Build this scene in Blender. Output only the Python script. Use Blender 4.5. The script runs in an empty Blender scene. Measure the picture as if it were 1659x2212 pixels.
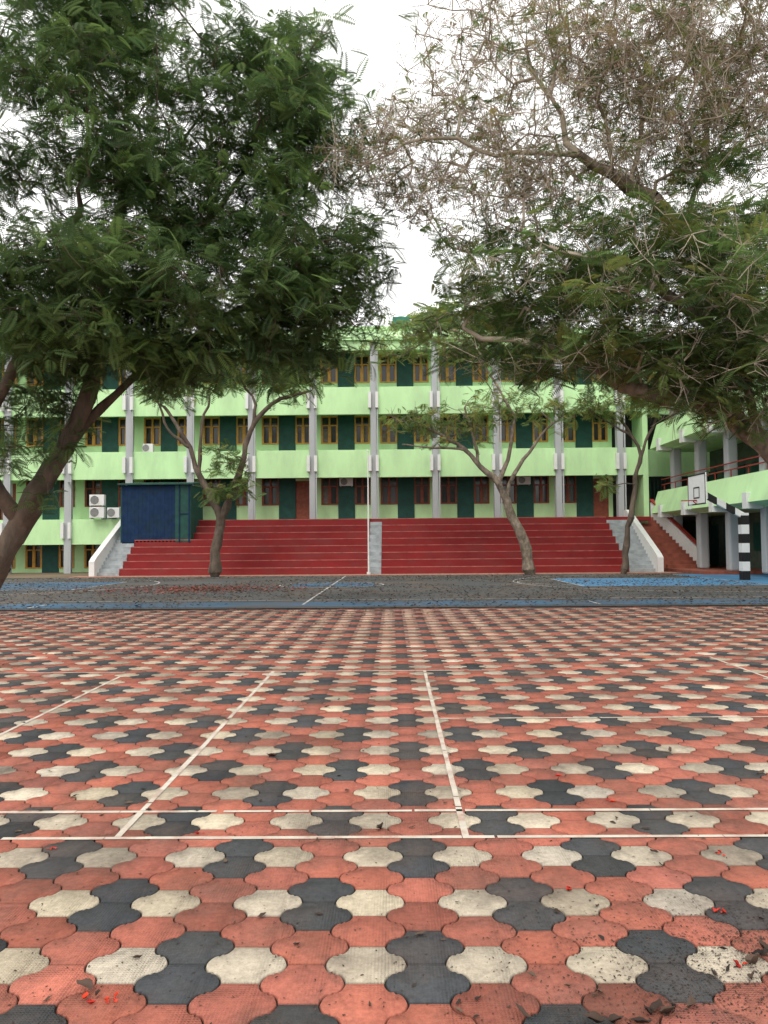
import bpy, math, random
import numpy as np
from mathutils import Vector, Matrix, noise
random.seed(7); rng=np.random.default_rng(7)
sc=bpy.context.scene
COL=sc.collection

# ---------------------------------------------------------------- helpers
def link(o,parent=None):
    COL.objects.link(o)
    if parent: o.parent=parent
    return o
def empty(name,loc=(0,0,0)):
    e=bpy.data.objects.new(name,None); e.location=(0,0,0); e.empty_display_size=0.3
    return link(e)
def mat(name,base,rough=0.8,nscale=3.0,namt=0.25,dirt=None,dirtamt=0.0,dscale=0.6,attr=False,
        bump=0.0,bscale=40,stretch=(1,1,1),translucent=0.0,spec=0.3):
    m=bpy.data.materials.new(name); m.use_nodes=True
    nt=m.node_tree; N=nt.nodes; L=nt.links
    b=N['Principled BSDF']; b.inputs['Roughness'].default_value=rough
    b.inputs['Specular IOR Level'].default_value=spec
    tc=N.new('ShaderNodeTexCoord'); mp=N.new('ShaderNodeMapping'); mp.inputs['Scale'].default_value=stretch
    L.new(tc.outputs['Object'],mp.inputs['Vector'])
    n=N.new('ShaderNodeTexNoise'); n.inputs['Scale'].default_value=nscale; n.inputs['Detail'].default_value=6
    L.new(mp.outputs['Vector'],n.inputs['Vector'])
    r=N.new('ShaderNodeMapRange'); r.inputs['From Min'].default_value=0.3; r.inputs['From Max'].default_value=0.7
    r.inputs['To Min'].default_value=1-namt; r.inputs['To Max'].default_value=1+namt*0.4
    L.new(n.outputs['Fac'],r.inputs['Value'])
    mul=N.new('ShaderNodeVectorMath'); mul.operation='SCALE'
    if attr:
        a=N.new('ShaderNodeAttribute'); a.attribute_name='Col'; L.new(a.outputs['Color'],mul.inputs[0])
    else:
        mul.inputs[0].default_value=base[:3]
    L.new(r.outputs['Result'],mul.inputs['Scale'])
    out=mul.outputs['Vector']
    if dirt:
        n2=N.new('ShaderNodeTexNoise'); n2.inputs['Scale'].default_value=dscale; n2.inputs['Detail'].default_value=8
        n2.inputs['Roughness'].default_value=0.65
        L.new(mp.outputs['Vector'],n2.inputs['Vector'])
        r2=N.new('ShaderNodeMapRange'); r2.inputs['From Min'].default_value=0.45; r2.inputs['From Max'].default_value=0.7
        r2.inputs['To Min'].default_value=0; r2.inputs['To Max'].default_value=dirtamt
        L.new(n2.outputs['Fac'],r2.inputs['Value'])
        mx=N.new('ShaderNodeMix'); mx.data_type='RGBA'
        L.new(r2.outputs['Result'],mx.inputs['Factor']); L.new(out,mx.inputs['A']); mx.inputs['B'].default_value=(*dirt,1)
        out=mx.outputs['Result']
    L.new(out,b.inputs['Base Color'])
    if bump>0:
        n3=N.new('ShaderNodeTexNoise'); n3.inputs['Scale'].default_value=bscale; n3.inputs['Detail'].default_value=5
        L.new(mp.outputs['Vector'],n3.inputs['Vector'])
        bp=N.new('ShaderNodeBump'); bp.inputs['Strength'].default_value=bump; bp.inputs['Distance'].default_value=0.02
        L.new(n3.outputs['Fac'],bp.inputs['Height']); L.new(bp.outputs['Normal'],b.inputs['Normal'])
    if translucent>0:
        t=N.new('ShaderNodeBsdfTranslucent'); L.new(out,t.inputs['Color'])
        ms=N.new('ShaderNodeMixShader'); ms.inputs['Fac'].default_value=translucent
        L.new(b.outputs['BSDF'],ms.inputs[1]); L.new(t.outputs['BSDF'],ms.inputs[2])
        L.new(ms.outputs['Shader'],N['Material Output'].inputs['Surface'])
    return m
def mesh_np(name,verts,loops,sizes,mats,parent=None,col=None,smooth=False,midx=None):
    me=bpy.data.meshes.new(name)
    verts=np.asarray(verts,dtype=np.float32).reshape(-1,3); loops=np.asarray(loops,dtype=np.int32).ravel()
    sizes=np.asarray(sizes,dtype=np.int32)
    me.vertices.add(len(verts)); me.vertices.foreach_set('co',verts.ravel())
    me.loops.add(len(loops)); me.loops.foreach_set('vertex_index',loops)
    me.polygons.add(len(sizes)); st=np.concatenate([[0],np.cumsum(sizes)[:-1]]).astype(np.int32)
    me.polygons.foreach_set('loop_start',st)
    if smooth: me.polygons.foreach_set('use_smooth',np.ones(len(sizes),dtype=bool))
    if not isinstance(mats,(list,tuple)): mats=[mats]
    for m in mats: me.materials.append(m)
    if midx is not None: me.polygons.foreach_set('material_index',np.asarray(midx,dtype=np.int32))
    me.update(calc_edges=True); me.validate()
    if col is not None:
        ca=me.color_attributes.new('Col','FLOAT_COLOR','POINT')
        c=np.ones((len(verts),4),dtype=np.float32); c[:,:3]=col; ca.data.foreach_set('color',c.ravel())
    o=bpy.data.objects.new(name,me); return link(o,parent)
BF=np.array([[0,1,3,2],[4,6,7,5],[0,4,5,1],[2,3,7,6],[0,2,6,4],[1,5,7,3]])
def boxes(name,bl,m,parent=None,bevel=0):
    V=[];F=[]
    for i,b in enumerate(bl):
        x0,x1,y0,y1,z0,z1=b
        V+= [(x,y,z) for x in (x0,x1) for y in (y0,y1) for z in (z0,z1)]
        F+= [tuple(f+8*i) for f in BF]
    me=bpy.data.meshes.new(name); me.from_pydata(V,[],F); me.materials.append(m)
    me.update()
    o=bpy.data.objects.new(name,me); link(o,parent)
    if bevel:
        md=o.modifiers.new('b','BEVEL'); md.width=bevel; md.segments=2
    return o
def poly(name,V,F,m,parent=None):
    me=bpy.data.meshes.new(name); me.from_pydata(V,[],F); me.materials.append(m); me.update()
    return link(bpy.data.objects.new(name,me),parent)
def prism(name,prof,axis,a0,a1,m,parent=None):
    n=len(prof); V=[]
    for a in (a0,a1):
        for p in prof: V.append((a,p[0],p[1]) if axis=='x' else (p[0],a,p[1]))
    F=[tuple(range(n))[::-1],tuple(range(n,2*n))]+[(i,(i+1)%n,(i+1)%n+n,i+n) for i in range(n)]
    return poly(name,V,F,m,parent)
def tube_mesh(name,segs,m,parent=None,sides=6,rough=0):
    P0=np.array([s[0] for s in segs],float);P1=np.array([s[1] for s in segs],float)
    R0=np.array([s[2] for s in segs]);R1=np.array([s[3] for s in segs])
    d=P1-P0; l=np.linalg.norm(d,axis=1,keepdims=True); l[l==0]=1e-6; d/=l
    up=np.where(np.abs(d[:,2:3])>0.9,np.array([[1.,0,0]]),np.array([[0,0,1.]]))
    u=np.cross(d,up); u/=np.linalg.norm(u,axis=1,keepdims=True); v=np.cross(d,u)
    a=np.arange(sides)*2*math.pi/sides
    ring=u[:,None,:]*np.cos(a)[None,:,None]+v[:,None,:]*np.sin(a)[None,:,None]
    P0=P0-d*0.15*R0[:,None]; P1=P1+d*0.15*R1[:,None]
    A=P0[:,None,:]+ring*R0[:,None,None]; B=P1[:,None,:]+ring*R1[:,None,None]
    V=np.concatenate([A,B],axis=1)
    if rough:
        rr=np.concatenate([ring*R0[:,None,None],ring*R1[:,None,None]],axis=1)
        f=np.array([noise.noise(Vector(p*(3.2,3.2,2.0)))+.5*noise.noise(Vector(p*8)) for p in V.reshape(-1,3)]).reshape(V.shape[0],-1,1)
        V=V+rr*f*rough
    k=np.arange(sides); f=np.stack([k,(k+1)%sides,(k+1)%sides+sides,k+sides],axis=1)
    L=(f[None]+ (np.arange(len(segs))*2*sides)[:,None,None])
    return mesh_np(name,V,L,np.full(len(segs)*sides,4),m,parent,smooth=True)

# ---------------------------------------------------------------- materials
LIME=(0.52,0.79,0.41)
M_lime=mat('lime_paint',LIME,0.85,0.9,0.10,dirt=(0.36,0.52,0.30),dirtamt=0.5,dscale=1.1,stretch=(1,1,0.35),bump=0.15,bscale=9)
M_white=mat('white_paint',(0.74,0.75,0.73),0.8,2,0.15,dirt=(0.4,0.4,0.36),dirtamt=0.4,dscale=2)
M_grey=mat('grey_paint',(0.42,0.44,0.45),0.85,2,0.15,dirt=(0.25,0.25,0.25),dirtamt=0.4,dscale=2,stretch=(1,1,.3))
M_dgreen=mat('dark_green_paint',(0.012,0.070,0.055),0.6,3,0.3)
M_yellow=mat('yellow_wood',(0.55,0.29,0.06),0.6,6,0.25)
M_brown=mat('redbrown_wood',(0.24,0.07,0.04),0.6,6,0.3)
M_glass=mat('window_glass',(0.035,0.042,0.042),0.15,1.3,0.6,spec=0.5)
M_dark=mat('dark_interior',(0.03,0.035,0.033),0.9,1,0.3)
M_curtain=mat('curtain_cloth',(0.22,0.2,0.17),0.9,5,0.4)
M_red=mat('red_step_paint',(0.235,0.017,0.018),0.75,1.2,0.25,dirt=(0.17,0.045,0.04),dirtamt=0.6,dscale=1.5,stretch=(.5,1,1))
M_rededge=mat('worn_step_edge',(0.40,0.12,0.10),0.8,3,0.4)
M_steps=mat('grey_steps',(0.36,0.39,0.40),0.85,3,0.3)
M_terra=mat('terracotta_paving',(0.27,0.085,0.055),0.85,3,0.3)
M_blue=mat('blue_sheet_metal',(0.014,0.035,0.085),0.8,3,0.3,dirt=(0.02,0.04,0.05),dirtamt=0.6,dscale=2,spec=.1)
M_ground=mat('sandy_ground',(0.20,0.15,0.10),0.95,0.3,0.3)
M_joint=mat('paver_joint',(0.035,0.028,0.022),0.95,10,0.4)
M_court=mat('court_asphalt',(0.075,0.079,0.080),0.9,0.35,0.35,dirt=(0.12,0.085,0.062),dirtamt=0.85,dscale=0.5,bump=0.2,bscale=60)
M_cblue=mat('court_blue_paint',(0.07,0.22,0.40),0.85,0.7,0.3,dirt=(0.09,0.10,0.11),dirtamt=0.55,dscale=0.9)
M_cblue2=mat('court_worn_blue_paint',(0.05,0.12,0.20),0.85,0.7,0.3,dirt=(0.10,0.085,0.07),dirtamt=0.95,dscale=0.5)
M_black=mat('black_paint',(0.015,0.015,0.015),0.5,3,0.3)
M_bark=mat('bark',(0.14,0.105,0.08),0.95,5,0.45,dirt=(0.05,0.045,0.035),dirtamt=0.7,dscale=3,bump=1.0,bscale=14,stretch=(1,1,.4))
M_barkp=mat('pale_bark',(0.25,0.20,0.155),0.95,9,0.5,dirt=(0.07,0.06,0.04),dirtamt=0.95,dscale=3.5,bump=1.0,bscale=16,stretch=(1,1,.6))
M_twig=mat('pale_twig_bark',(0.50,0.43,0.35),0.95,2,0.45,dirt=(0.24,0.21,0.12),dirtamt=0.6,dscale=1)
M_leaf=mat('leaf',(0,0,0),0.6,1.0,0.25,attr=True,translucent=0.50,spec=0.3)
M_debris=mat('dry_leaf',(0,0,0),0.8,6,0.3,attr=True)
M_line=mat('line_paint',(0.60,0.56,0.47),0.85,12,0.25,dirt=(0.30,0.15,0.11),dirtamt=0.95,dscale=6)
M_tile=mat('paver',(0,0,0),0.82,1.3,0.25,dirt=(0.105,0.075,0.06),dirtamt=0.72,dscale=1.6,attr=True,bump=0.25,bscale=180,spec=.2)
def tile_ribs(m):
    nt=m.node_tree;N=nt.nodes;L=nt.links
    bp=[n for n in N if n.type=='BUMP'][0]; mp=[n for n in N if n.type=='MAPPING'][0]; nz=bp.inputs['Height'].links[0].from_node
    w=[]
    for dr in ('X','Y'):
        q=N.new('ShaderNodeTexWave'); q.bands_direction=dr; q.inputs['Scale'].default_value=26; L.new(mp.outputs['Vector'],q.inputs['Vector']); w.append(q)
    ml=N.new('ShaderNodeMath'); ml.operation='MULTIPLY'; L.new(w[0].outputs['Fac'],ml.inputs[0]); L.new(w[1].outputs['Fac'],ml.inputs[1])
    pn=N.new('ShaderNodeTexNoise'); pn.inputs['Scale'].default_value=2.2; L.new(mp.outputs['Vector'],pn.inputs['Vector'])
    rr=N.new('ShaderNodeMapRange'); rr.inputs['From Min'].default_value=0.42; rr.inputs['From Max'].default_value=0.58; L.new(pn.outputs['Fac'],rr.inputs['Value'])
    m2=N.new('ShaderNodeMath'); m2.operation='MULTIPLY'; L.new(ml.outputs[0],m2.inputs[0]); L.new(rr.outputs[0],m2.inputs[1])
    ad=N.new('ShaderNodeMath'); ad.operation='ADD'; L.new(m2.outputs[0],ad.inputs[0]); L.new(nz.outputs['Fac'],ad.inputs[1])
    L.new(ad.outputs[0],bp.inputs['Height']); bp.inputs['Distance'].default_value=0.006; bp.inputs['Strength'].default_value=0.6
    b=N['Principled BSDF']; src=b.inputs['Base Color'].links[0].from_socket
    sp=N.new('ShaderNodeTexNoise'); sp.inputs['Scale'].default_value=38; sp.inputs['Detail'].default_value=6; sp.inputs['Roughness'].default_value=.75
    L.new(mp.outputs['Vector'],sp.inputs['Vector'])
    r3=N.new('ShaderNodeMapRange'); r3.inputs['From Min'].default_value=.38; r3.inputs['From Max'].default_value=.62
    r3.inputs['To Min'].default_value=.80; r3.inputs['To Max'].default_value=1.12; L.new(sp.outputs['Fac'],r3.inputs['Value'])
    sc_=N.new('ShaderNodeVectorMath'); sc_.operation='SCALE'; L.new(src,sc_.inputs[0]); L.new(r3.outputs[0],sc_.inputs['Scale'])
    L.new(sc_.outputs['Vector'],b.inputs['Base Color'])
tile_ribs(M_tile)

# ---------------------------------------------------------------- ground
poly('ground',[(-400,-100,-0.03),(400,-100,-0.03),(400,600,-0.03),(-400,600,-0.03)],[(0,1,2,3)],M_ground)
poly('paving_bed',[(-15,-3,-0.013),(15,-3,-0.013),(15,19.2,-0.013),(-15,19.2,-0.013)],[(0,1,2,3)],M_joint)

def paving(name,x0,x1,y0,y1,phase=(0.0,0.0)):
    c=0.2150; r=0.2470; b=0.148; a=c-b
    h=r/2
    half=[(0.0,0.0),(0.03,0.16),(0.10,0.31),(0.20,0.42),(0.31,0.475),(0.40,0.455),(0.45,0.44)]
    mid=[(0.5,0.5)]
    fr=half+mid+[(1-u,1-v) for u,v in half[::-1]]
    q1=[]
    for u,v in fr:
        t=(u+v)/2; k=0.80
        u2=t+(u-t)*k; v2=t+(v-t)*k
        q1.append((b+(a-b)*u2,h*v2))
    pts=q1[:-1]+[(a,h),(0,h)]
    q1m=[(-x,y) for x,y in q1][::-1]
    pts+=q1m
    lower=[(-x,-y) for x,y in pts]
    ol=pts[:-1]+lower[:-1]
    ol=np.array(ol); n=len(ol)
    outer=ol*0.985; inner=ol*0.955
    ncol=int((x1-x0)/c); nrow=int((y1-y0)/r)
    i0=int(round(x0/c)); j0=int(round((y0-phase[1])/r))
    cx=[];cy=[];cc=[]
    RED=np.array((0.40,0.130,0.088));WH=np.array((0.53,0.46,0.35));DK=np.array((0.058,0.062,0.065))
    for i in range(i0,i0+ncol):
        for j in range(j0,j0+nrow):
            k=i%4; m=j%4
            if k%2==0:
                y=(j+0.5)*r
                dark=(m in (3,0)) if k==0 else (m in (1,2))
                col=DK if dark else RED
            else:
                y=j*r; col=WH if m in (0,2) else RED
            g=rng.normal(1,0.09)
            w=rng.normal(0,0.03)
            tint=np.array([1+w*.3,1,1-w])
            if rng.random()<0.10: g*=0.72
            cx.append(i*c+phase[0]);cy.append(y+phase[1]);cc.append(col*g*tint)
    T=len(cx); cx=np.array(cx);cy=np.array(cy);cc=np.array(cc)
    zt=rng.normal(0,0.0008,T)
    V=np.zeros((T,2*n,3)); V[:,:n,:2]=inner[None]; V[:,n:,:2]=outer[None]
    ang=rng.normal(0,0.006,T); ca,sa=np.cos(ang)[:,None],np.sin(ang)[:,None]
    X=V[:,:,0]*ca-V[:,:,1]*sa; Y=V[:,:,0]*sa+V[:,:,1]*ca
    V[:,:,0]=X+cx[:,None]; V[:,:,1]=Y+cy[:,None]
    V[:,:n,2]=zt[:,None]; V[:,n:,2]=-0.012
    k=np.arange(n)
    top=k; side=np.stack([k+n,(k+1)%n+n,(k+1)%n,k],axis=1).ravel()
    tl=np.concatenate([top,side]); ts=np.concatenate([[n],np.full(n,4)])
    L=tl[None]+(np.arange(T)*2*n)[:,None]; S=np.tile(ts,T)
    C=np.repeat(cc,2*n,axis=0).reshape(T,2*n,3); C[:,n:]*=0.35
    return mesh_np(name,V,L,S,M_tile,col=C.reshape(-1,3))
paving('paving',-13,13,0.9,18.9,(0.107,2.915))
boxes('paved_apron',[(-16,14,38.7,40.4,-0.02,0.012)],mat('apron_paver',(0.40,0.17,0.12),0.85,5,0.5,dirt=(0.4,0.33,0.25),dirtamt=0.9,dscale=5))

W=0.034
LN=[(-6,6,4.125,4.125+W),(-6,6,4.53,4.53+W),(0.39,6,6.90,6.90+W*.8),(-2.4,1.2,9.5,9.5+W),(-7,-3.2,9.5,9.5+W),
    (0.345,0.345+W,4.16,9.5),(-1.45,-1.45+W,4.16,4.53),(-1.45,-1.45+W,4.565,9.5),(-3.17,-3.17+W,4.57,9.2),(4.1,4.1+W,6.93,10.5)]
V=[];F=[]
for i,(x0,x1,y0,y1) in enumerate(LN):
    lx=x1-x0>y1-y0; a,b_=(x0,x1) if lx else (y0,y1); t=a
    while t<b_:
        e=min(b_,t+rng.uniform(.12,.45)); gap=rng.choice([0,0,.004,.015,.04],p=[.4,.2,.2,.14,.06])
        j=rng.normal(0,.0015,2); z=0.0035
        if lx: q=[(t,y0+j[0],z),(e,y0+j[0],z),(e,y1+j[1],z),(t,y1+j[1],z)]
        else: q=[(x0+j[0],t,z),(x1+j[1],t,z),(x1+j[1],e,z),(x0+j[0],e,z)]
        k=len(V); V+=q; F.append((k,k+1,k+2,k+3)); t=e+max(gap,.0005)
poly('paving_line_markings',V,F,M_line)

# ---------------------------------------------------------------- court
poly('sports_court',[(-30,19.0,0.002),(18,19.0,0.002),(18,38.7,0.002),(-30,38.7,0.002)],[(0,1,2,3)],M_court)
def rects(name,rs,z,m):
    V=[];F=[]
    for i,(x0,x1,y0,y1) in enumerate(rs):
        V+=[(x0,y0,z),(x1,y0,z),(x1,y1,z),(x0,y1,z)];F.append(tuple(range(4*i,4*i+4)))
    return poly(name,V,F,m)
rects('court_blue_border',[(-30,18,19.4,21.0)],0.006,M_cblue2)
rects('court_blue_key',[(6.6,12.9,27.6,33.6),(12.9,17.9,24.5,37.5)],0.006,M_cblue)
rects('court_blue_centre',[(-3.8,-0.7,28.5,31.5),(-17.4,-11.2,27.6,33.6)],0.006,M_cblue2)
w=0.06
rs=[(-17.5,12.9,21.6,21.6+w),(-17.5,12.9,37.2,37.2+w),(12.9,12.9+w,21.6,37.2),(-17.5,-17.5+w,21.6,37.2),(-2.3,-2.3+w,20,38.2),
    (6.6-w,6.6,27.6,33.6),(6.6,12.9,27.6-w,27.6),(6.6,12.9,33.6,33.6+w),(-11.2,-11.2+w,27.6,33.6),(-17.4,-11.2,27.6-w,27.6),(-17.4,-11.2,33.6,33.6+w),
    (5,5+w,19.5,20.6),(-9,-9+w,19.5,20.6)]
M_cline=mat('court_line_paint',(0.58,0.58,0.56),0.85,3,.3,dirt=(0.14,0.13,0.12),dirtamt=.85,dscale=1.2)
rects('court_line_markings',rs,0.010,M_cline)
V=[];F=[]
def arc(cx,cy,r,a0,a1,n=40):
    for i in range(n):
        b=len(V)
        for t in (a0+(a1-a0)*i/n,a0+(a1-a0)*(i+1)/n):
            for q in (r,r+w): V.append((cx+q*math.cos(t),cy+q*math.sin(t),0.014))
        F.append((b,b+1,b+3,b+2))
arc(-2.3,29.8,1.9,0,2*math.pi); arc(11.4,30.6,6.7,math.pi/2,math.pi*1.5); arc(-16,30.6,6.7,-math.pi/2,math.pi/2); arc(6.6,30.6,1.8,math.pi/2,math.pi*1.5)
poly('court_arc_markings',V,F,M_cline)
boxes('terracotta_walkway',[(14.2,40,36.6,60,-0.02,0.15),(18.1,40,15,36.59,-0.02,0.02)],M_terra)

# ---------------------------------------------------------------- building
B=empty('school_building')
S=3.555; CX=lambda k:-1.07+S*k
KL,KR=-10,4
YC=46.0; YW=47.6
lime=[];grey=[];dg=[];yel=[];brn=[];gl=[];cur=[];wht=[];drk=[];doors=[]
XL=CX(KL); XR=CX(KR)+1.3
floors=[(-0.73,'y'),(2.94,'b'),(6.61,'y'),(10.28,'y')]
def window(x0,x1,z0,z1,lst,y=YW):
    f=0.075
    for a,b in ((x0,x0+f),(x1-f,x1)): lst.append((a,b,y-0.05,y+0.08,z0,z1))
    lst.append((x0+f,x1-f,y-0.052,y+0.08,z0,z0+f)); lst.append((x0+f,x1-f,y-0.052,y+0.08,z1-f,z1))
    xm=(x0+x1)/2; lst.append((xm-0.05,xm+0.05,y-0.047,y+0.07,z0+f,z1-f))
    zt=z0+(z1-z0)*0.66
    lst.append((x0+f,xm-0.05,y-0.04,y+0.07,zt-0.035,zt+0.035)); lst.append((xm+0.05,x1-f,y-0.04,y+0.07,zt-0.035,zt+0.035))
    for xa,xb in ((x0+f,xm-.05),(xm+.05,x1-f)):
        s=0.045
        lst.append((xa,xa+s,y-0.03,y+0.06,z0+f,zt-.035)); lst.append((xb-s,xb,y-0.03,y+0.06,z0+f,zt-.035))
    gl.append((x0,x1,y+0.09,y+0.12,z0,z1))
    if random.random()<0.35:
        h=random.uniform(.3,.65)*(z1-z0); side=random.random()<.5
        cur.append((x0+.08 if side else xm+.06,xm-.06 if side else x1-.08,y+0.084,y+0.088,z0+f,z0+h+.3))
for fi,(fz,ty) in enumerate(floors):
    ce=fz+3.47
    for k in range(KL,KR):
        if fi==0 and k>=-4: continue
        x=CX(k); lst=yel if ty=='y' else brn
        s0,s1=fz+0.95,fz+2.62
        door2 = fi==1 and k in (-2,3,-7)
        lime.append((x,x+0.36,YW,YW+.25,fz,ce))
        for (a,b) in ((0.36,1.38),(2.38,3.30)):
            if door2 and a>2:
                doors.append((x+a,x+b,YW+0.03,YW+0.1,fz,fz+2.4)); lime.append((x+a,x+b,YW,YW+.25,fz+2.4,ce)); continue
            lime.append((x+a,x+b,YW,YW+.25,fz,s0)); lime.append((x+a,x+b,YW,YW+.25,s1,ce))
            window(x+a,x+b,s0,s1,lst)
        dg.append((x+1.38,x+2.38,YW-0.06,YW+.25,fz,ce))
        lime.append((x+3.30,x+S,YW,YW+.25,fz,ce))
    if fi>0:
        lime.append((XL,XR,YC+0.12,YW,fz-0.2,fz) if fi>1 else (XL,CX(-4)+.18,YC+.12,YW-.01,fz-.2,fz-0.001))
par=[]
for k in range(KL,KR+1):
    x=CX(k)
    x1=x+S-0.17 if k<KR else XR
    for (z0,z1) in ((5.38,6.98),(9.05,10.65)):
        par.append((x+.17,x1,YC-0.1,YC+0.12,z0,z1))
    if k<=-5: par.append((x+.17,x1,YC-0.1,YC+0.12,1.62,3.08))
    par.append((x+.17,x1,YC-0.3,YC+0.12,12.75,13.3))
boxes('balcony_parapets',par,M_lime,B,0.02)
for k in range(KL,KR+1):
    x=CX(k); zb=2.94 if k>-4 else -0.2
    grey.append((x-.165,x+.165,YC-0.16,YC+0.3,zb,13.35))
    for zc in (6.15,9.82,2.4):
        if zc<3 and k>-5: continue
        for s in (-1,1):
            wht.append((x+s*.21-.085,x+s*.21+.085,YC-.36,YC-.102,zc-.42,zc+.50))
    grey.append((x+.20,x+.27,YC-.25,YC-.17,zb,13.0))
boxes('columns',grey,M_grey,B); boxes('bracket_fins',wht,M_white,B)
boxes('walls',lime,M_lime,B); boxes('green_panels',dg,M_dgreen,B)
boxes('yellow_window_frames',yel,M_yellow,B); boxes('brown_window_frames',brn,M_brown,B)
boxes('window_glass',gl,M_glass,B); boxes('curtains',cur,M_curtain,B); boxes('doors',doors,M_brown,B)
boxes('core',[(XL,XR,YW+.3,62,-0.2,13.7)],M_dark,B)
boxes('end_wall',[(XR,XR+.3,YC-.1,62,-.2,13.8)],M_lime,B)
prism('roof_slope',[(YC-.5,13.3),(YC-.5,13.5),(50,15.0),(62,15.0),(62,13.72),(YC,13.72)],'x',XL,XR+.3,M_lime,B)
boxes('roof_room',[(-4.8,1.8,51,56,15.01,15.6)],M_lime,B)
boxes('roof_tank',[(0.1,1.2,50.6,50.99,15.5,16.1)],mat('teal_paint',(0.03,.16,.12),.7),B)
boxes('undercroft',[(CX(-4)+.2,XR,45.2,YC+.1,0,2.93)],M_lime,B)
boxes('landing',[(CX(-4)+.2,XR,44.7,YW-0.01,2.72,2.945)],M_red,B)
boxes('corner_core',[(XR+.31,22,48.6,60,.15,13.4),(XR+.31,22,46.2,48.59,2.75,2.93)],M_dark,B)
boxes('corner_bands',[(XR+.31,22,47.0,47.2,5.38,6.98),(XR+.31,22,47.0,47.2,9.05,10.65),(XR+.31,22,47.0,47.2,12.75,13.5)],M_lime,B)
boxes('corner_bars',[(x,x+.04,47.3,47.34,2.94,5.3) for x in np.arange(XR+.4,17,.22)],M_dgreen,B)

def ac(x,z,y=45.7,w=.85,h=.62):
    e=empty('air_conditioner_unit')
    boxes('casing',[(x-w/2,x+w/2,y-.32,y,z,z+h)],M_white,e,0.02)
    V=[];F=[];cx,cz,r=x-.12,z+h/2,h*.40
    V.append((cx,y-.335,cz))
    for i in range(20):
        t=i*math.pi/10; V.append((cx+r*math.cos(t),y-.325,cz+r*math.sin(t)))
    F=[(0,(i%20)+1,((i+1)%20)+1) for i in range(20)]
    poly('fan_grille',V,F,M_black,e)
    bl=[(cx-r,cx+r,y-.35,y-.34,cz-r+j*r/4-.008,cz-r+j*r/4+.008) for j in range(1,8)]
    boxes('grille_bars',bl,M_white,e)
    boxes('bracket',[(x-w/2+.05,x-w/2+.1,y-.4,y+.2,z-.05,z),(x+w/2-.1,x+w/2-.05,y-.4,y+.2,z-.05,z)],M_grey,e)
ac(-16.95,3.15);ac(-16.95,3.86);ac(-16.0,3.15,w=.7,h=.58)
ac(-2.75,5.0,y=47.5,w=.8,h=.5);ac(7.8,5.0,y=47.5,w=.8,h=.5);ac(-14.3,7.0,y=46.6,w=.6,h=.5)

# ---------------------------------------------------------------- grandstand steps
G=empty('stepped_seating')
n=8; rise=2.945/n; tr=0.59; Y0=40.35
rb=[];re=[]
for (xa,xb) in ((-13.9,-1.26),(-0.60,11.9)):
    for i in range(n):
        y0=Y0+i*tr; z1=(i+1)*rise
        rb.append((xa,xb,y0,45.19,i*rise+ (0.0 if i else 0),z1-0.0))
        re.append((xa+.01,xb-.01,y0-.012,y0+.07,z1-.038,z1+.006))
boxes('tiers',rb,M_red,G); boxes('tier_edges',re,M_rededge,G)
def stair(xa,xb):
    out=[];m=16
    for i in range(m): out.append((xa,xb,Y0-.05+i*tr/2,45.18,i*rise/2,(i+1)*rise/2))
    return out
boxes('aisle_steps',stair(-1.255,-.605)+stair(11.905,13.2)+stair(-15.0,-13.905),M_steps,G)
for nm,xa in (('side_wall',13.2),('side_wall_2',-15.28)):
    prism(nm,[(39.9,0),(39.9,.75),(40.2,.95),(45.2,3.35),(45.6,3.35),(45.6,0)],'x',xa,xa+.28,M_white,G)
tube_mesh('flag_pole',[((-1.22,39.9,0),(-1.22,39.9,3),.045,.04),((-1.22,39.9,3),(-1.22,39.9,6.2),.04,.028),((-1.22,39.9,0),(-1.22,39.9,.12),.1,.1),((-1.22,39.9,6.2),(-1.22,39.9,6.28),.05,.02)],M_white,sides=10)

# metal shed
SH=empty('metal_shed')
xs=-14.6;bl=[]
x=xs
while x<-11.75:
    bl.append((x,x+.11,42.71,42.72,1.72,4.78)); x+=.2
boxes('front_ribs',bl,M_blue,SH); boxes('front_sheet',[(xs,-11.7,42.72,42.78,1.7,4.8)],M_blue,SH)
boxes('green_end',[(-11.7,-10.85,42.70,42.80,1.7,4.8),(-10.9,-10.85,42.8,45.4,1.7,4.8),(xs-.05,xs,42.7,45.4,1.7,4.8)],M_dgreen,SH)
boxes('frame',[(-11.5+.25*0,-11.44,42.66,42.70,1.7,4.8),(-11.43,-10.99,42.66,42.695,3.2,3.26),(-10.98,-10.9,42.66,42.7,1.7,4.8)],M_blue,SH)
prism('roof',[(42.45,4.8),(42.45,4.88),(45.5,5.15),(45.5,5.0)],'x',xs-.15,-10.7,M_dgreen,SH)
boxes('base_frame',[(xs,-10.85,42.8,43.0,1.62,1.7)],M_black,SH)

# ---------------------------------------------------------------- right wing
Wg=empty('side_wing_building')
xw=15.35; cols=[44.2-3.57*i for i in range(-0,7)]
def band(nm,z0,z1,z2=None):
    prism(nm,[(xw,z0),(xw-.55,z0+.15),(xw-.15,z1),(xw+.12,z1),(xw+.12,z0)],'y',21.5,45.7,M_lime,Wg)
band('parapet_lower',3.0,4.4); band('parapet_upper',6.7,8.25); band('roof_parapet',10.4,11.6)
boxes('floor_slabs',[(xw+.12,22,21.5,45.7,2.95,3.2),(xw+.12,22,21.5,45.7,6.65,6.87),(xw+.12,22,21.5,45.7,10.35,10.6)],M_lime,Wg)
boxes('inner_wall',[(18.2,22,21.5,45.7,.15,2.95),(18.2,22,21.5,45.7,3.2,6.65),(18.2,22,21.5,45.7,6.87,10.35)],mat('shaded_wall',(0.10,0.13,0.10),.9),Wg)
wd=[];cb=[];cc=[]
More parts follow.
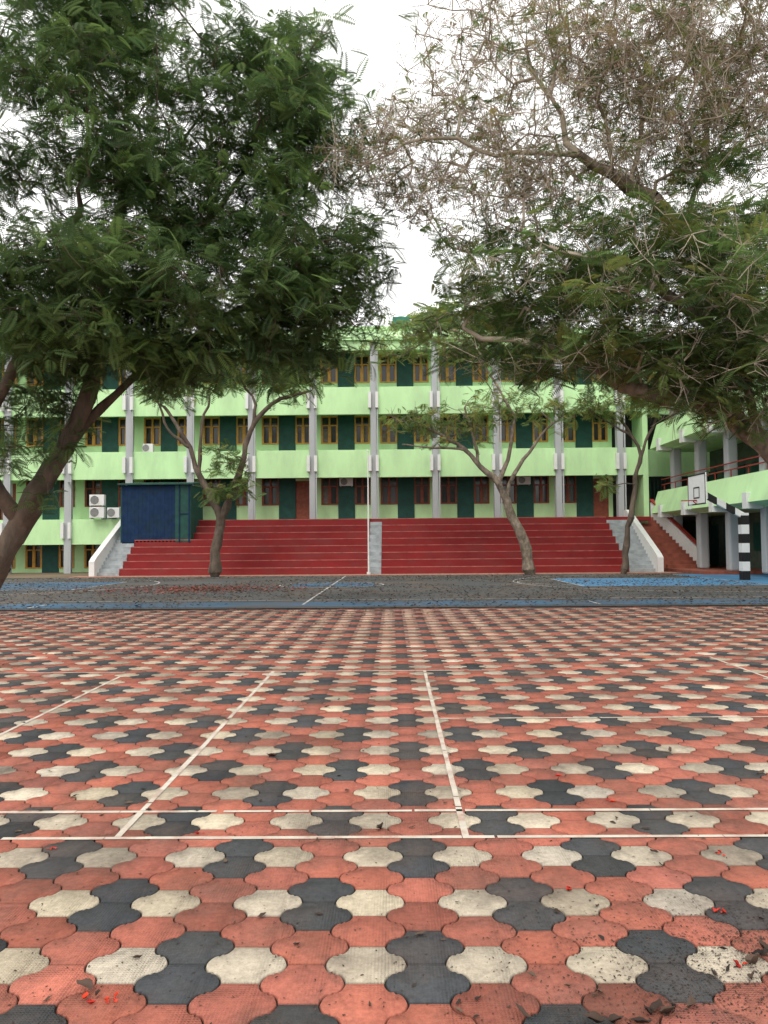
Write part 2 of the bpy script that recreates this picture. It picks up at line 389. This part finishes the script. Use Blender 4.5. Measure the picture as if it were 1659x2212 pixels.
for y in cols:
    for z in (.15,3.2,6.87):
        wd.append((18.12,18.19,y+.5,y+1.5,z,z+2.3)); wd.append((18.12,18.19,y+2.0,y+3.2,z+.9,z+2.3))
    cc.append((xw+.13,xw+.62,y-.26,y+.26,.15,10.35))
    for z in (3.0,6.7): cb.append((xw-.62,xw+.10,y-.2,y+.2,z-.12,z+.55)); 
boxes('inner_openings',wd,M_dgreen,Wg)
boxes('wing_columns',cc,M_grey,Wg,0.08); boxes('brackets',cb,M_white,Wg)
rl=[]
for z in (4.75,5.05): rl.append((xw+.02,xw+.06,21.5,45.6,z,z+.05))
rl+=[(xw+.021,xw+.059,y,y+.04,4.4,4.75) for y in np.arange(22,45.5,1.78)]
boxes('red_railing',rl,mat('red_rail_paint',(.30,.04,.03),.6),Wg)
ST=empty('brown_staircase')
sb=[];m_=15
for i in range(m_):
    xo=15.0-.075*i; y0=41.6+.29*i; z=.15+(i+1)*.186
    sb.append((xo-.75,xo+.95,y0,y0+.31,.15,z))
boxes('treads',sb,M_terra,ST)
def slant(nm,dx,h0,h1,th,m):
    x0,y0,z0=15.0+dx,41.5,.15; x1,y1,z1=15.0-.075*m_+dx,41.6+.29*m_,2.94
    V=[(x0,y0,z0+h0),(x0,y0,z0+h1),(x1,y1,z1+h1),(x1,y1,z1+h0)]
    V+=[(a+th,b,c) for a,b,c in V]
    poly(nm,V,[(0,1,2,3),(7,6,5,4),(0,4,5,1),(1,5,6,2),(2,6,7,3),(3,7,4,0)],m,ST)
slant('side_parapet',.96,-.1,.85,.16,M_white); slant('red_handrail',.93,.95,1.05,.2,bpy.data.materials['red_rail_paint'])

# ---------------------------------------------------------------- basketball hoop
H=empty('basketball_hoop')
px,py=13.72,31.3
pb=[];pw=[]
zz=0;i=0
while zz<2.62:
    (pb if i%2==0 else pw).append((px-.15,px+.15,py-.15,py+.15,zz,min(zz+.36,2.62))); zz+=.36;i+=1
boxes('post_black',pb,M_black,H); boxes('post_white',pw,M_white,H)
path=[(px,2.50),(px-.35,2.70),(px-.7,2.90),(px-1.05,3.10),(px-1.4,3.30),(px-1.7,3.50)]
for i in range(len(path)-1):
    (xa,za),(xb,zb)=path[i],path[i+1]; h=.13
    prism('arm_%d'%i,[(xa,za-h),(xa,za+h),(xb,zb+h),(xb,zb-h)],'y',py-.10,py+.10,M_white if i%2==0 else M_black,H)
bx=px-1.75
boxes('backboard',[(bx-.05,bx,py-.9,py+.9,2.95,4.15)],M_white,H,0.01)
def frame(y0,y1,z0,z1,t,x): return [(x-.008,x,y0,y1,z0,z0+t),(x-.008,x,y0,y1,z1-t,z1),(x-.008,x,y0,y0+t,z0+t,z1-t),(x-.008,x,y1-t,y1,z0+t,z1-t)]
boxes('board_markings',frame(py-.9,py+.9,2.95,4.15,.05,bx-.052)+frame(py-.3,py+.3,3.2,3.65,.05,bx-.052),M_black,H)
boxes('board_brace',[(bx,bx+.04,py-.6,py-.55,3.05,4.05),(bx,bx+.04,py+.55,py+.6,3.05,4.05)],M_black,H)
M_rim=mat('rim_paint',(.35,.04,.02),.5)
sg=[]
rc=(bx-.05-.15-.225,py,3.12)
for i in range(20):
    a,b=i*math.pi/10,(i+1)*math.pi/10
    sg.append(((rc[0]+.225*math.cos(a),rc[1]+.225*math.sin(a),rc[2]),(rc[0]+.225*math.cos(b),rc[1]+.225*math.sin(b),rc[2]),.014,.014))
sg.append(((bx-.05,py,3.12),(bx-.2,py,3.12),.03,.03)); sg.append(((bx-.05,py,2.98),(bx-.2,py,3.1),.02,.02))
tube_mesh('rim',sg,M_rim,H)
sg=[]
for i in range(10):
    a=i*math.pi/5
    for s in (.31,-.31):
        sg.append(((rc[0]+.22*math.cos(a),rc[1]+.22*math.sin(a),3.12),(rc[0]+.13*math.cos(a+s),rc[1]+.13*math.sin(a+s),2.75),.005,.005))
tube_mesh('net',sg,M_white,H,sides=4)

# ---------------------------------------------------------------- trees
def frond_template(npair=14,ll=.26,lw=.05,droop=.3):
    V=[];
    for j in range(npair):
        t=(j+.7)/npair; L=ll*(0.55+.9*math.sin(math.pi*min(1,t*.85+.08)))*.8
        x=t; z=-droop*t*t
        for s in (-1,1):
            dz=-.25*L
            V.append([(x,0,z),(x+.2*L+lw*.5,s*L*.45,z+dz*.2),(x+.3*L,s*L,z+dz),(x+.2*L-lw*.6,s*L*.5,z+dz*.2)])
    V.append([(0,-.008,0),(0,.008,0),(1,.004,-droop),(1,-.004,-droop)])
    return np.array(V).reshape(-1,3)
def pod_template():
    V=[]
    for j in range(6):
        x=.13*j; s=1 if j%2 else -1
        V.append([(x,s*.02,0),(x+.04,s*.06,-.05),(x+.02,s*.08,-.28),(x-.035,s*.03,-.16)])
    return np.array(V).reshape(-1,3)
FT=frond_template(13,.25,.058,.3); FTS=frond_template(8,.32,.10,.25); PT=pod_template()
def rotm(yaw,pitch,roll):
    cy,sy=np.cos(yaw),np.sin(yaw);cp,sp=np.cos(pitch),np.sin(pitch);cr,sr=np.cos(roll),np.sin(roll)
    z=np.zeros_like(yaw);o=z+1
    Rz=np.stack([cy,-sy,z,sy,cy,z,z,z,o],-1).reshape(-1,3,3)
    Ry=np.stack([cp,z,sp,z,o,z,-sp,z,cp],-1).reshape(-1,3,3)
    Rx=np.stack([o,z,z,z,cr,-sr,z,sr,cr],-1).reshape(-1,3,3)
    return Rz@Ry@Rx
def fronds(name,pts,size,cols,parent,tmpl=FT,pitch=(0.1,.5),center=None):
    N=len(pts); yaw=rng.uniform(0,2*math.pi,N)
    R=rotm(yaw,rng.normal(pitch[0],pitch[1],N),rng.normal(0,.5,N))
    sz=rng.uniform(.65,1.25,N)*size
    V=np.einsum('nij,vj->nvi',R,tmpl)*sz[:,None,None]+pts[:,None,:]
    nv=tmpl.shape[0]
    cl=np.array([noise.noise(Vector(p*.9)) for p in pts])
    base=np.asarray(cols)[rng.integers(0,len(cols),N)]*rng.uniform(.7,1.3,(N,1))*(1+.6*cl[:,None])
    C=np.repeat(base,nv,axis=0)
    return mesh_np(name,V,np.arange(N*nv),np.full(N*nv//4,4),M_leaf,parent,col=C)
def sample_ell(c,r,n,gap=0.0,freq=.55):
    out=[]
    c=np.array(c);r=np.array(r)
    tries=0
    while len(out)<n and tries<n*30:
        tries+=1
        d=rng.normal(size=3);d/=np.linalg.norm(d); p=c+r*d*rng.random()**(1/2.4)
        if gap is not None and noise.noise(Vector(p*freq))< gap: continue
        out.append(p)
    return out
def grow(limbs,attr,step=.35,jit=.05,bias=.12,up=.08):
    pos=[];par=[];pl=[];rad=[]
    def add(p,pr,r=0):
        pos.append(np.array(p,float));par.append(pr);rad.append(r)
        pl.append(0 if pr<0 else pl[pr]+np.linalg.norm(pos[-1]-pos[pr])); return len(pos)-1
    for li,l in enumerate(limbs):
        rr=None
        if isinstance(l,tuple): l,rr=l
        l=[np.array(p,float) for p in l]
        if li==0: cur=add(l[0],-1)
        else:
            cur=int(np.argmin([np.linalg.norm(q-l[0]) for q in pos]))
        full=[pos[cur]]+l[1:]
        tot=len(full)-1
        wob=np.zeros(3)
        for i in range(1,len(full)):
            p0=full[max(i-2,0)];p1=full[i-1];p2=full[i];p3=full[min(i+1,len(full)-1)]
            nst=max(1,int(np.linalg.norm(p2-p1)/step))
            for s in range(1,nst+1):
                t=s/nst
                q=.5*((2*p1)+(-p0+p2)*t+(2*p0-5*p1+4*p2-p3)*t*t+(-p0+3*p1-3*p2+p3)*t**3)
                g=(i-1+t)/tot
                wob=wob*.75+rng.normal(0,jit*.6,3)
                cur=add(q+wob,cur,0 if rr is None else (rr[0]+(rr[1]-rr[0])*g)*rng.uniform(.93,1.07))
    A=np.array(attr); P=np.array(pos)
    d=np.array([np.min(np.linalg.norm(P-a,axis=1)) for a in A]); order=np.argsort(d)
    tips=[]
    buf=np.zeros((len(pos)+len(A)*40,3)); buf[:len(pos)]=P; plb=np.zeros(len(buf)); plb[:len(pos)]=pl
    for ai in order:
        a=A[ai]; n=len(pos)
        dd=np.linalg.norm(buf[:n]-a,axis=1)+bias*plb[:n]; dd[:4]+=50
        k=int(np.argmin(dd)); p=pos[k]; dist=np.linalg.norm(a-p)
        dr=(p-pos[par[k]]) if par[k]>=0 else np.array([0,0,1.]); dr/=max(np.linalg.norm(dr),1e-6)
        c=p+dr*.35*dist+np.array([0,0,up*dist])
        ns=max(1,min(30,int(dist/step+.5))); cur=k
        for s in range(1,ns+1):
            t=s/ns; q=(1-t)**2*p+2*t*(1-t)*c+t*t*a
            if s<ns: q=q+rng.normal(0,jit,3)
            cur=add(q,cur); buf[len(pos)-1]=q; plb[len(pos)-1]=pl[-1]
        tips.append(cur)
    return pos,par,tips,np.array(rad)
def build_tree(name,limbs,attr,rroot,rtip,bark,step=.35,jit=.05,twigs=3,tl=.45,bias=.12,up=.08,flare=True,twigmat=None):
    T=empty(name)
    pos,par,tips,rad=grow(limbs,attr,step,jit,bias,up)
    n=len(pos); cnt=np.zeros(n)
    ch=np.zeros(n,int)
    for i in range(1,n): ch[par[i]]+=1
    cnt[ch==0]=1
    for i in range(n-1,0,-1): cnt[par[i]]+=cnt[i]
    p=.47
    R=np.where(rad>0,np.maximum(rad,rtip*np.maximum(cnt,1)**.36),rtip*np.maximum(cnt,1)**p)
    R=np.minimum(R,rroot*1.1)
    segs=[];mid=[];small=[]
    zb=np.array(limbs[0][0][0] if isinstance(limbs[0],tuple) else limbs[0][0])[2]
    thr=.075 if twigmat else .045
    for i in range(1,n):
        r0=R[par[i]] if (cnt[par[i]]<cnt[i]*1.8 or (rad[i]>0 and rad[par[i]]>0 and R[par[i]]<R[i]*1.3)) else R[i]*1.12
        r1=R[i]
        if flare and R[i]>rroot*.6:
            f=lambda z:1+.5*max(0,1-(z-zb)/.7)**2
            r0*=f(pos[par[i]][2]); r1*=f(pos[i][2])
        (segs if r1>thr else mid if r1>.022 else small).append((pos[par[i]],pos[i],r0,r1))
    tw=[]
    for t in tips:
        for j in range(twigs):
            d=rng.normal(size=3);d/=np.linalg.norm(d); l=tl*rng.uniform(.5,1.2)
            m=pos[t]+d*l*.5+rng.normal(0,.04,3); e=m+d*l*.5+rng.normal(0,.07,3)
            small.append((pos[t],m,rtip*.8,rtip*.55)); small.append((m,e,rtip*.55,rtip*.3)); tw.append(e); tw.append(m)
            if twigmat:
                d2=d+rng.normal(0,.7,3); d2/=np.linalg.norm(d2); small.append((m,m+d2*l*.5,rtip*.5,rtip*.3))
    tube_mesh('trunk_and_limbs',segs,bark,T,sides=14,rough=.30)
    if mid: tube_mesh('branches',mid,twigmat or bark,T,sides=7,rough=.2)
    if small: tube_mesh('twigs',small,twigmat or bark,T,sides=4)
    return T,np.array([pos[t] for t in tips]),np.array(tw) if tw else None
def around(tips,k,rad,flat=.6):
    P=np.repeat(tips,k,axis=0); d=rng.normal(size=P.shape); d/=np.linalg.norm(d,axis=1,keepdims=True)
    d*= (rng.random((len(P),1))**.5)*rad; d[:,2]*=flat
    return P+d
GRN=[(.100,.170,.058),(.125,.215,.070),(.165,.26,.075),(.068,.125,.048),(.125,.19,.07)]
OLV=[(.19,.24,.065),(.14,.21,.055),(.25,.27,.075),(.10,.17,.05)]
LGT=[(.19,.29,.085),(.15,.25,.075),(.25,.31,.085),(.28,.28,.08)]

limbs=[([(-8.85,16.6,-.05),(-8.5,16.6,.8),(-7.8,16.4,2.0),(-7.0,16.2,3.2),(-6.25,16,4.5),(-5.95,15.9,6.0),(-5.6,15.7,7.5),(-5.2,15.6,9.0)],(.29,.08)),
       ([(-7.8,16.4,2.0),(-8.1,15.6,3.3),(-7.6,15.2,4.4),(-6.9,15,5.6),(-6.3,14.8,6.6),(-5.9,14.6,7.8)],(.16,.06)),
       ([(-7.0,16.2,3.2),(-6.0,16.4,4.4),(-4.8,16.5,5.4),(-3.4,16.4,6.3),(-2.2,16.3,7.0)],(.11,.04)),
       ([(-5.95,15.9,6.0),(-4.6,16,7.4),(-3.3,16.1,8.7),(-2.6,16.1,9.9)],(.09,.03)),
       ([(-8.1,15.6,3.3),(-8.9,15,5.5),(-9.3,15,7.5)],(.12,.05))]
at=[]
for c,r,nn,g in [((-6.1,15,8.7),(3.2,2.6,3.3),180,-.30),((-2.3,16,10.2),(1.9,2.2,2.1),100,-.28),((-2.2,16,7.1),(2.15,2.4,2.0),130,-.25),
               ((-5.0,15,6.1),(2.9,2.6,1.4),120,-.25),((-3.2,15.8,5.3),(2.3,1.8,.8),54,-.2),((-7.1,16,3.6),(.8,.9,1.1),13,None),((-5.8,15,11.6),(1.9,2.3,1.8),75,-.3),((-9.6,15,8.3),(2.2,2.8,3.8),60,-.1),((-7.3,15,5.4),(1.4,2.0,1.3),40,None),((-4.2,15.6,8.8),(1.4,1.6,1.5),40,None)]:
    at+=sample_ell(c,r,nn,g)
T,tp,tw=build_tree('leafy_tree',limbs,at,.30,.010,M_bark,jit=.05)
fronds('foliage',np.concatenate([around(tp,18,.64,.7),tw]),.37,GRN,T)

limbs=[([(9.0,14.2,-.05),(8.8,14.2,1.0),(8.3,14.1,2.0),(7.8,14,3.3),(7.2,14.2,4.7),(6.4,14.5,5.9),(5.6,14.8,7.3),(4.6,15,8.2),(3.6,15,8.9),(3.1,15,10.0)],(.40,.035)),
       ([(8.3,14.1,2.0),(7.3,14,2.5),(6.5,14,3.1),(5.6,14,3.75),(4.5,14.2,4.2),(3.6,14.5,4.7),(2.7,14.8,5.1),(1.5,15.2,5.6)],(.27,.035)),
       ([(7.2,14.2,4.7),(6.2,13.8,5.0),(5.0,13.5,5.6),(3.9,13.8,6.3),(2.8,14.5,6.9)],(.14,.04)),
       ([(5.6,14.8,7.3),(6.2,15.3,9.0),(6.0,15.5,10.8)],(.06,.025)),
       ([(4.6,15,8.2),(4.9,15.3,9.6),(4.7,15.5,11.2)],(.05,.02)),
       ([(3.6,15,8.9),(2.3,15,9.0),(1.2,15,9.2),(.2,15,9.3)],(.04,.012)),
       ([(6.4,14.5,5.9),(5.2,15.5,6.9),(3.6,16.5,7.6),(1.9,17,8.0)],(.09,.03)),
       ([(6.5,14,3.1),(6.3,13.9,4.2),(5.8,13.8,5.2)],(.11,.05)),
       ([(7.8,14,3.3),(8.6,14.5,6),(9,15,8.5)],(.2,.06))]
green=[];bare=[]
for c,r,nn,g in [((3.6,15,6.8),(3.0,2.6,1.0),82,-.15),((5.2,13.4,5.7),(2.3,1.8,1.0),60,-.15),((2.1,16.4,6.0),(1.8,1.8,.8),46,-.1),((3.9,14.6,4.95),(2.3,1.8,.55),52,-.1),((6.1,13.8,4.6),(1.9,1.6,1.0),90,None),((6.8,15,7.5),(2.0,2.2,1.5),55,-.1),((8.6,15,6.5),(2,2.5,2),30,None)]:
    green+=sample_ell(c,r,nn,g)
for c,r,nn,g in [((4.3,15,10.5),(4.1,2.8,2.5),600,-.4),((.1,15.2,9.0),(1.35,1.3,.9),70,None),((2.2,15.5,8.2),(2.0,1.8,.8),85,None),((6.9,15,10.8),(2.5,2.5,2.5),170,None)]:
    bare+=sample_ell(c,r,nn,g)
T,tp,tw=build_tree('rain_tree',limbs,green+bare,.40,.0105,M_barkp,jit=.10,twigs=6,tl=.6,twigmat=M_twig)
gs=np.array(green)
isg=np.array([np.min(np.abs(gs-t).sum(1))<1e-6 for t in tp])
gt=tp[isg]; bt=tp[~isg]
fronds('foliage',around(gt,16,.62,.5),.38,GRN+OLV+LGT[:2],T,pitch=(.05,.35))
fronds('olive_foliage',around(bt,4,.55,.6),.24,OLV+[(.30,.24,.13),(.32,.27,.11)],T)
PK=[(.46,.33,.27),(.38,.27,.21),(.52,.42,.34),(.30,.21,.16),(.17,.12,.09),(.31,.28,.13)]
fronds('seed_pods',around(bt,8,.6,.7),.19,PK,T,tmpl=PT,pitch=(0,.4))

limbs=[([(-8.6,38.4,-.05),(-8.5,38.4,1.2),(-8.3,38.4,2.9),(-8.8,38.4,3.9),(-9.4,38.4,5.0),(-9.8,38.4,6.3),(-11.1,38.4,8.3)],(.27,.07)),
       ([(-8.3,38.4,2.9),(-7.7,38.4,4.2),(-7.2,38.4,5.6),(-6.8,38.4,7.0),(-5.8,38.4,8.3),(-4.2,38.3,8.9)],(.19,.07)),
       ([(-9.4,38.4,5.0),(-9.3,38.4,7.0),(-8.9,38.4,8.6)],(.1,.05)),([(-6.8,38.4,7.0),(-6.6,38.4,8.4),(-7.2,38.4,9.4)],(.1,.05)),
       ([(-9.8,38.4,6.3),(-10.9,38.2,7.2),(-11.6,38,9.2)],(.09,.04))]
at=[]
for c,r,nn,g in [((-10.6,38.4,9.2),(1.8,1.3,1.0),26,None),((-7.5,38.4,9.8),(2.2,1.4,.9),26,None),((-4.5,38.4,9.5),(1.6,1.3,.9),26,None),((-8.0,38.2,5.5),(1.2,1.0,.8),14,None),((-7.6,38,4.2),(1.4,.8,.6),16,None)]:
    at+=sample_ell(c,r,nn,g)
T,tp,tw=build_tree('courtyard_tree',limbs,at,.27,.016,M_bark,jit=.06)
fronds('foliage',around(tp,8,.6,.6),.48,OLV+GRN[1:3]+LGT[:2],T,tmpl=FTS)
limbs=[([(6.6,38.2,-.05),(6.3,38.2,1.2),(5.9,38.2,2.5),(5.5,38.2,3.7),(5.1,38.2,4.5),(4.3,38.2,5.2),(3.4,38.2,5.9),(2.3,38.2,6.7),(.9,38.2,7.3)],(.27,.04)),
       ([(5.1,38.2,4.5),(5.7,38.2,5.9),(5.9,38.2,7.6)],(.12,.06)),([(5.5,38.2,3.7),(5.8,38.1,4.8),(6.8,38,6.2),(7.6,38,7.2)],(.12,.05)),
       ([(4.3,38.2,5.2),(4.0,38.3,6.5),(3.6,38.4,8.0)],(.09,.05)),([(3.4,38.2,5.9),(1.9,38,6.1),(.4,38,6.3)],(.07,.03)),
       ([(5.9,38.2,7.6),(5.0,38.4,9.4),(4.0,38.4,11.0)],(.06,.04))]
at=[]
for c,r,nn,g in [((2.0,38.2,7.4),(2.3,1.3,.8),36,None),((5.2,38.2,8.2),(2.2,1.3,.9),30,None),((8.0,38.2,7.8),(1.5,1.2,.8),20,None),((3.0,38.2,6.8),(2.2,1.2,.6),14,None),((3.4,38.4,11.4),(3.6,1.5,1.3),60,None),((0,38.4,11.6),(2.0,1.3,1.3),30,None)]:
    at+=sample_ell(c,r,nn,g)
T,tp,tw=build_tree('courtyard_tree',limbs,at,.27,.016,M_barkp,jit=.07)
fronds('foliage',around(tp,7,.6,.5),.42,LGT+OLV[:2],T,tmpl=FTS)
limbs=[([(11.0,38.4,-.05),(11.1,38.4,1.0),(11.4,38.4,2.7),(11.7,38.4,4.2),(12.0,38.4,5.7),(11.6,38.4,6.6),(11.1,38.4,7.4)],(.17,.05)),([(12.0,38.4,5.7),(12.6,38.4,7.0),(12.9,38.4,8.0)],(.08,.04)),([(11.6,38.4,6.6),(10.6,38.4,7.2),(9.6,38.4,7.9)],(.06,.03))]
at=[]
for c,r,nn,g in [((10.2,38.4,8.1),(1.7,1.2,.8),28,None),((12.5,38.4,8.3),(1.3,1.1,.8),20,None),((10.2,38.2,4.1),(.4,.4,.7),4,None)]:
    at+=sample_ell(c,r,nn,g)
T,tp,tw=build_tree('courtyard_tree',limbs,at,.20,.014,M_bark,jit=.07)
fronds('foliage',around(tp,8,.6,.5),.45,LGT+OLV,T,tmpl=FTS)

pts=[]
for c,r,nn in [((6,66,18.3),(6,3,3.6),1300),((-8,66,14),(9,3,4),1000),((-26,60,10),(8,5,8),1200),((20,60,11),(9,5,6),1200),((30,45,8),(6,10,7),700),((-38,40,8),(6,14,8),1200)]:
    pts+=sample_ell(c,r,nn,-.2,.25)
DT=empty('distant_trees')
fronds('foliage',np.array(pts),1.5,LGT+OLV,DT,tmpl=FTS)
tube_mesh('trunks',[((x,y,0),(x,y,z),.3,.15) for x,y,z in ((5,66,17),(9,66,17),(-8,66,13),(-26,60,9),(20,60,10),(30,45,8),(-38,40,8),(-3,66,12))],M_bark,DT)

# ---------------------------------------------------------------- fallen leaves and petals
def litter(name,n,fx,size,cols,zoff=.004,curlr=(.1,.6)):
    u=np.linspace(-1,1,7); base=[]
    for i,x in enumerate(u):
        wdt=.40*(1-abs(x)**2.0)+.02
        for s in (-1,0,1): base.append((x,s*wdt,.0))
    base=np.array(base); nb=len(base)
    P=np.array([fx() for _ in range(n)]); N=n
    sz=rng.uniform(.5,1.3,N)*size
    curl=rng.uniform(curlr[0],curlr[1],N); V=np.repeat(base[None],N,axis=0)
    V[:,:,1]*=rng.uniform(.6,1.2,N)[:,None]
    V[:,:,2]=curl[:,None]*(base[None,:,1]**2*2.2+.35*base[None,:,0]**2)+.05*np.sin(base[None,:,0]*7+curl[:,None]*20)
    V[:,:,1]+=.15*np.sin(base[None,:,0]*2.5+curl[:,None]*9)
    R=rotm(rng.uniform(0,6.28,N),rng.normal(0,.15,N),rng.normal(0,.25,N))
    V=np.einsum('nij,nvj->nvi',R,V)*sz[:,None,None]
    V[:,:,2]-=V[:,:,2].min(axis=1)[:,None]
    V+=np.concatenate([P,np.full((N,1),zoff)],1)[:,None,:]
    f=[]
    for i in range(6):
        for s in range(2): f.append((i*3+s,i*3+s+1,i*3+s+4,i*3+s+3))
    f=np.array(f); L=f[None]+(np.arange(N)*nb)[:,None,None]
    c=np.asarray(cols)[rng.integers(0,len(cols),N)]*rng.uniform(.6,1.3,(N,1))
    return mesh_np(name,V,L,np.full(N*12,4),M_debris,None,smooth=True,col=np.repeat(c,nb,axis=0))
BRN=[(.055,.035,.025),(.085,.055,.04),(.03,.022,.018),(.11,.075,.05)]
def near():
    y=2.2+rng.random()**1.6*16; return (rng.uniform(-.6,.6)*y,y)
litter('fallen_leaves',280,near,.020,BRN,curlr=(.2,1.2))
def crumbs():
    u=rng.random()
    if u<.34: return (rng.normal(1.2,.35),rng.normal(2.75,.35))
    if u<.46: return (rng.normal(1.6,.2),rng.normal(3.1,.15))
    y=2.2+rng.random()**1.3*10; return (rng.uniform(-.55,.55)*y,y)
litter('leaf_crumbs',8000,crumbs,.0055,BRN[:3],.002)
spots=[(-.07,4.25),(-.09,4.27),(-.87,5.7),(1.98,5.8),(-1.8,14.5),(-1.55,4.95),(.8,2.6),(.83,2.63),(.86,2.6),(.95,2.65),(1.27,2.9),(1.35,3.0),(-1.05,2.75),(1.22,2.8),(.76,2.55),(.72,2.53),(.68,2.55),(.62,2.55),(1.45,3.15),(-1.0,2.71),(1.3,2.95),(1.2,3.0),(.4,2.6)]
it=iter(spots)
litter('dry_curled_leaves',len(spots),lambda:next(it),.034,BRN[:3],curlr=(.8,2.0))
pet=[(-1.02,2.68),(-.94,2.69),(1.22,2.9),(-1.03,4.2),(.75,3.5),(1.25,4.7),(1.55,3.9),(1.3,3.3),(1.05,5.2),(-1.7,4.0)]
pp=[(x+rng.normal(0,.012),y+rng.normal(0,.012)) for x,y in pet for _ in range(5)]
it2=iter(pp); litter('red_petals',len(pp),lambda:next(it2),.014,[(.5,.03,.02),(.6,.05,.02)],curlr=(.5,2))
def courtp():
    while True:
        x,y=rng.uniform(-20,13),19+rng.random()*19
        if noise.noise(Vector((x*.18,y*.3,3)))>-.12-.25*rng.random(): return (x,y)
litter('court_leaf_litter',16000,courtp,.045,BRN+[(.16,.10,.06),(.09,.07,.045)],.015)
litter('red_flower_litter',2400,lambda:(rng.normal(-6.7,1.8),rng.normal(27.3,1.3)),.05,[(.26,.06,.04),(.18,.05,.035),(.12,.05,.03)],.016)
def edge():
    return (rng.uniform(-9,9),19.1-abs(rng.normal(0,2.8)))
litter('edge_leaf_litter',3800,edge,.024,BRN,.004)

# ---------------------------------------------------------------- light and sky
wd=bpy.data.worlds.new('World'); sc.world=wd; wd.use_nodes=True
N=wd.node_tree.nodes;L=wd.node_tree.links
bg=N['Background']; sky=N.new('ShaderNodeTexSky'); sky.sky_type='NISHITA'; sky.sun_disc=False
EL=48
sky.sun_elevation=math.radians(EL); sky.sun_rotation=math.radians(200); sky.dust_density=5; sky.air_density=1
mx=N.new('ShaderNodeMix'); mx.data_type='RGBA'; mx.inputs['Factor'].default_value=.90
L.new(sky.outputs['Color'],mx.inputs['A']); mx.inputs['B'].default_value=(11.9,11.7,11.5,1)
L.new(mx.outputs['Result'],bg.inputs['Color']); bg.inputs['Strength'].default_value=.15
sd=bpy.data.lights.new('sun','SUN'); sd.energy=1.3; sd.angle=math.radians(22); sd.color=(1,.96,.90)
so=bpy.data.objects.new('sun',sd); link(so)
az=math.radians(200); el=math.radians(EL)
dv=Vector((math.sin(az)*math.cos(el),math.cos(az)*math.cos(el),math.sin(el)))
so.rotation_euler=dv.to_track_quat('Z','Y').to_euler(); so.location=dv*50

# ---------------------------------------------------------------- camera
cd=bpy.data.cameras.new('camera'); cam=bpy.data.objects.new('camera',cd); link(cam)
cd.sensor_fit='VERTICAL'; cd.sensor_height=36; cd.lens=28.0; cd.clip_end=2000; cd.clip_start=.05
Mx=Matrix.Rotation(math.radians(.62),4,'Z')@Matrix.Rotation(math.radians(92.33),4,'X')@Matrix.Rotation(math.radians(-.45),4,'Z')
cam.matrix_world=Matrix.Translation((0,0,1.5))@Mx
sc.camera=cam
sc.view_settings.view_transform='Standard'; sc.view_settings.look='None'; sc.view_settings.exposure=0; sc.view_settings.gamma=1
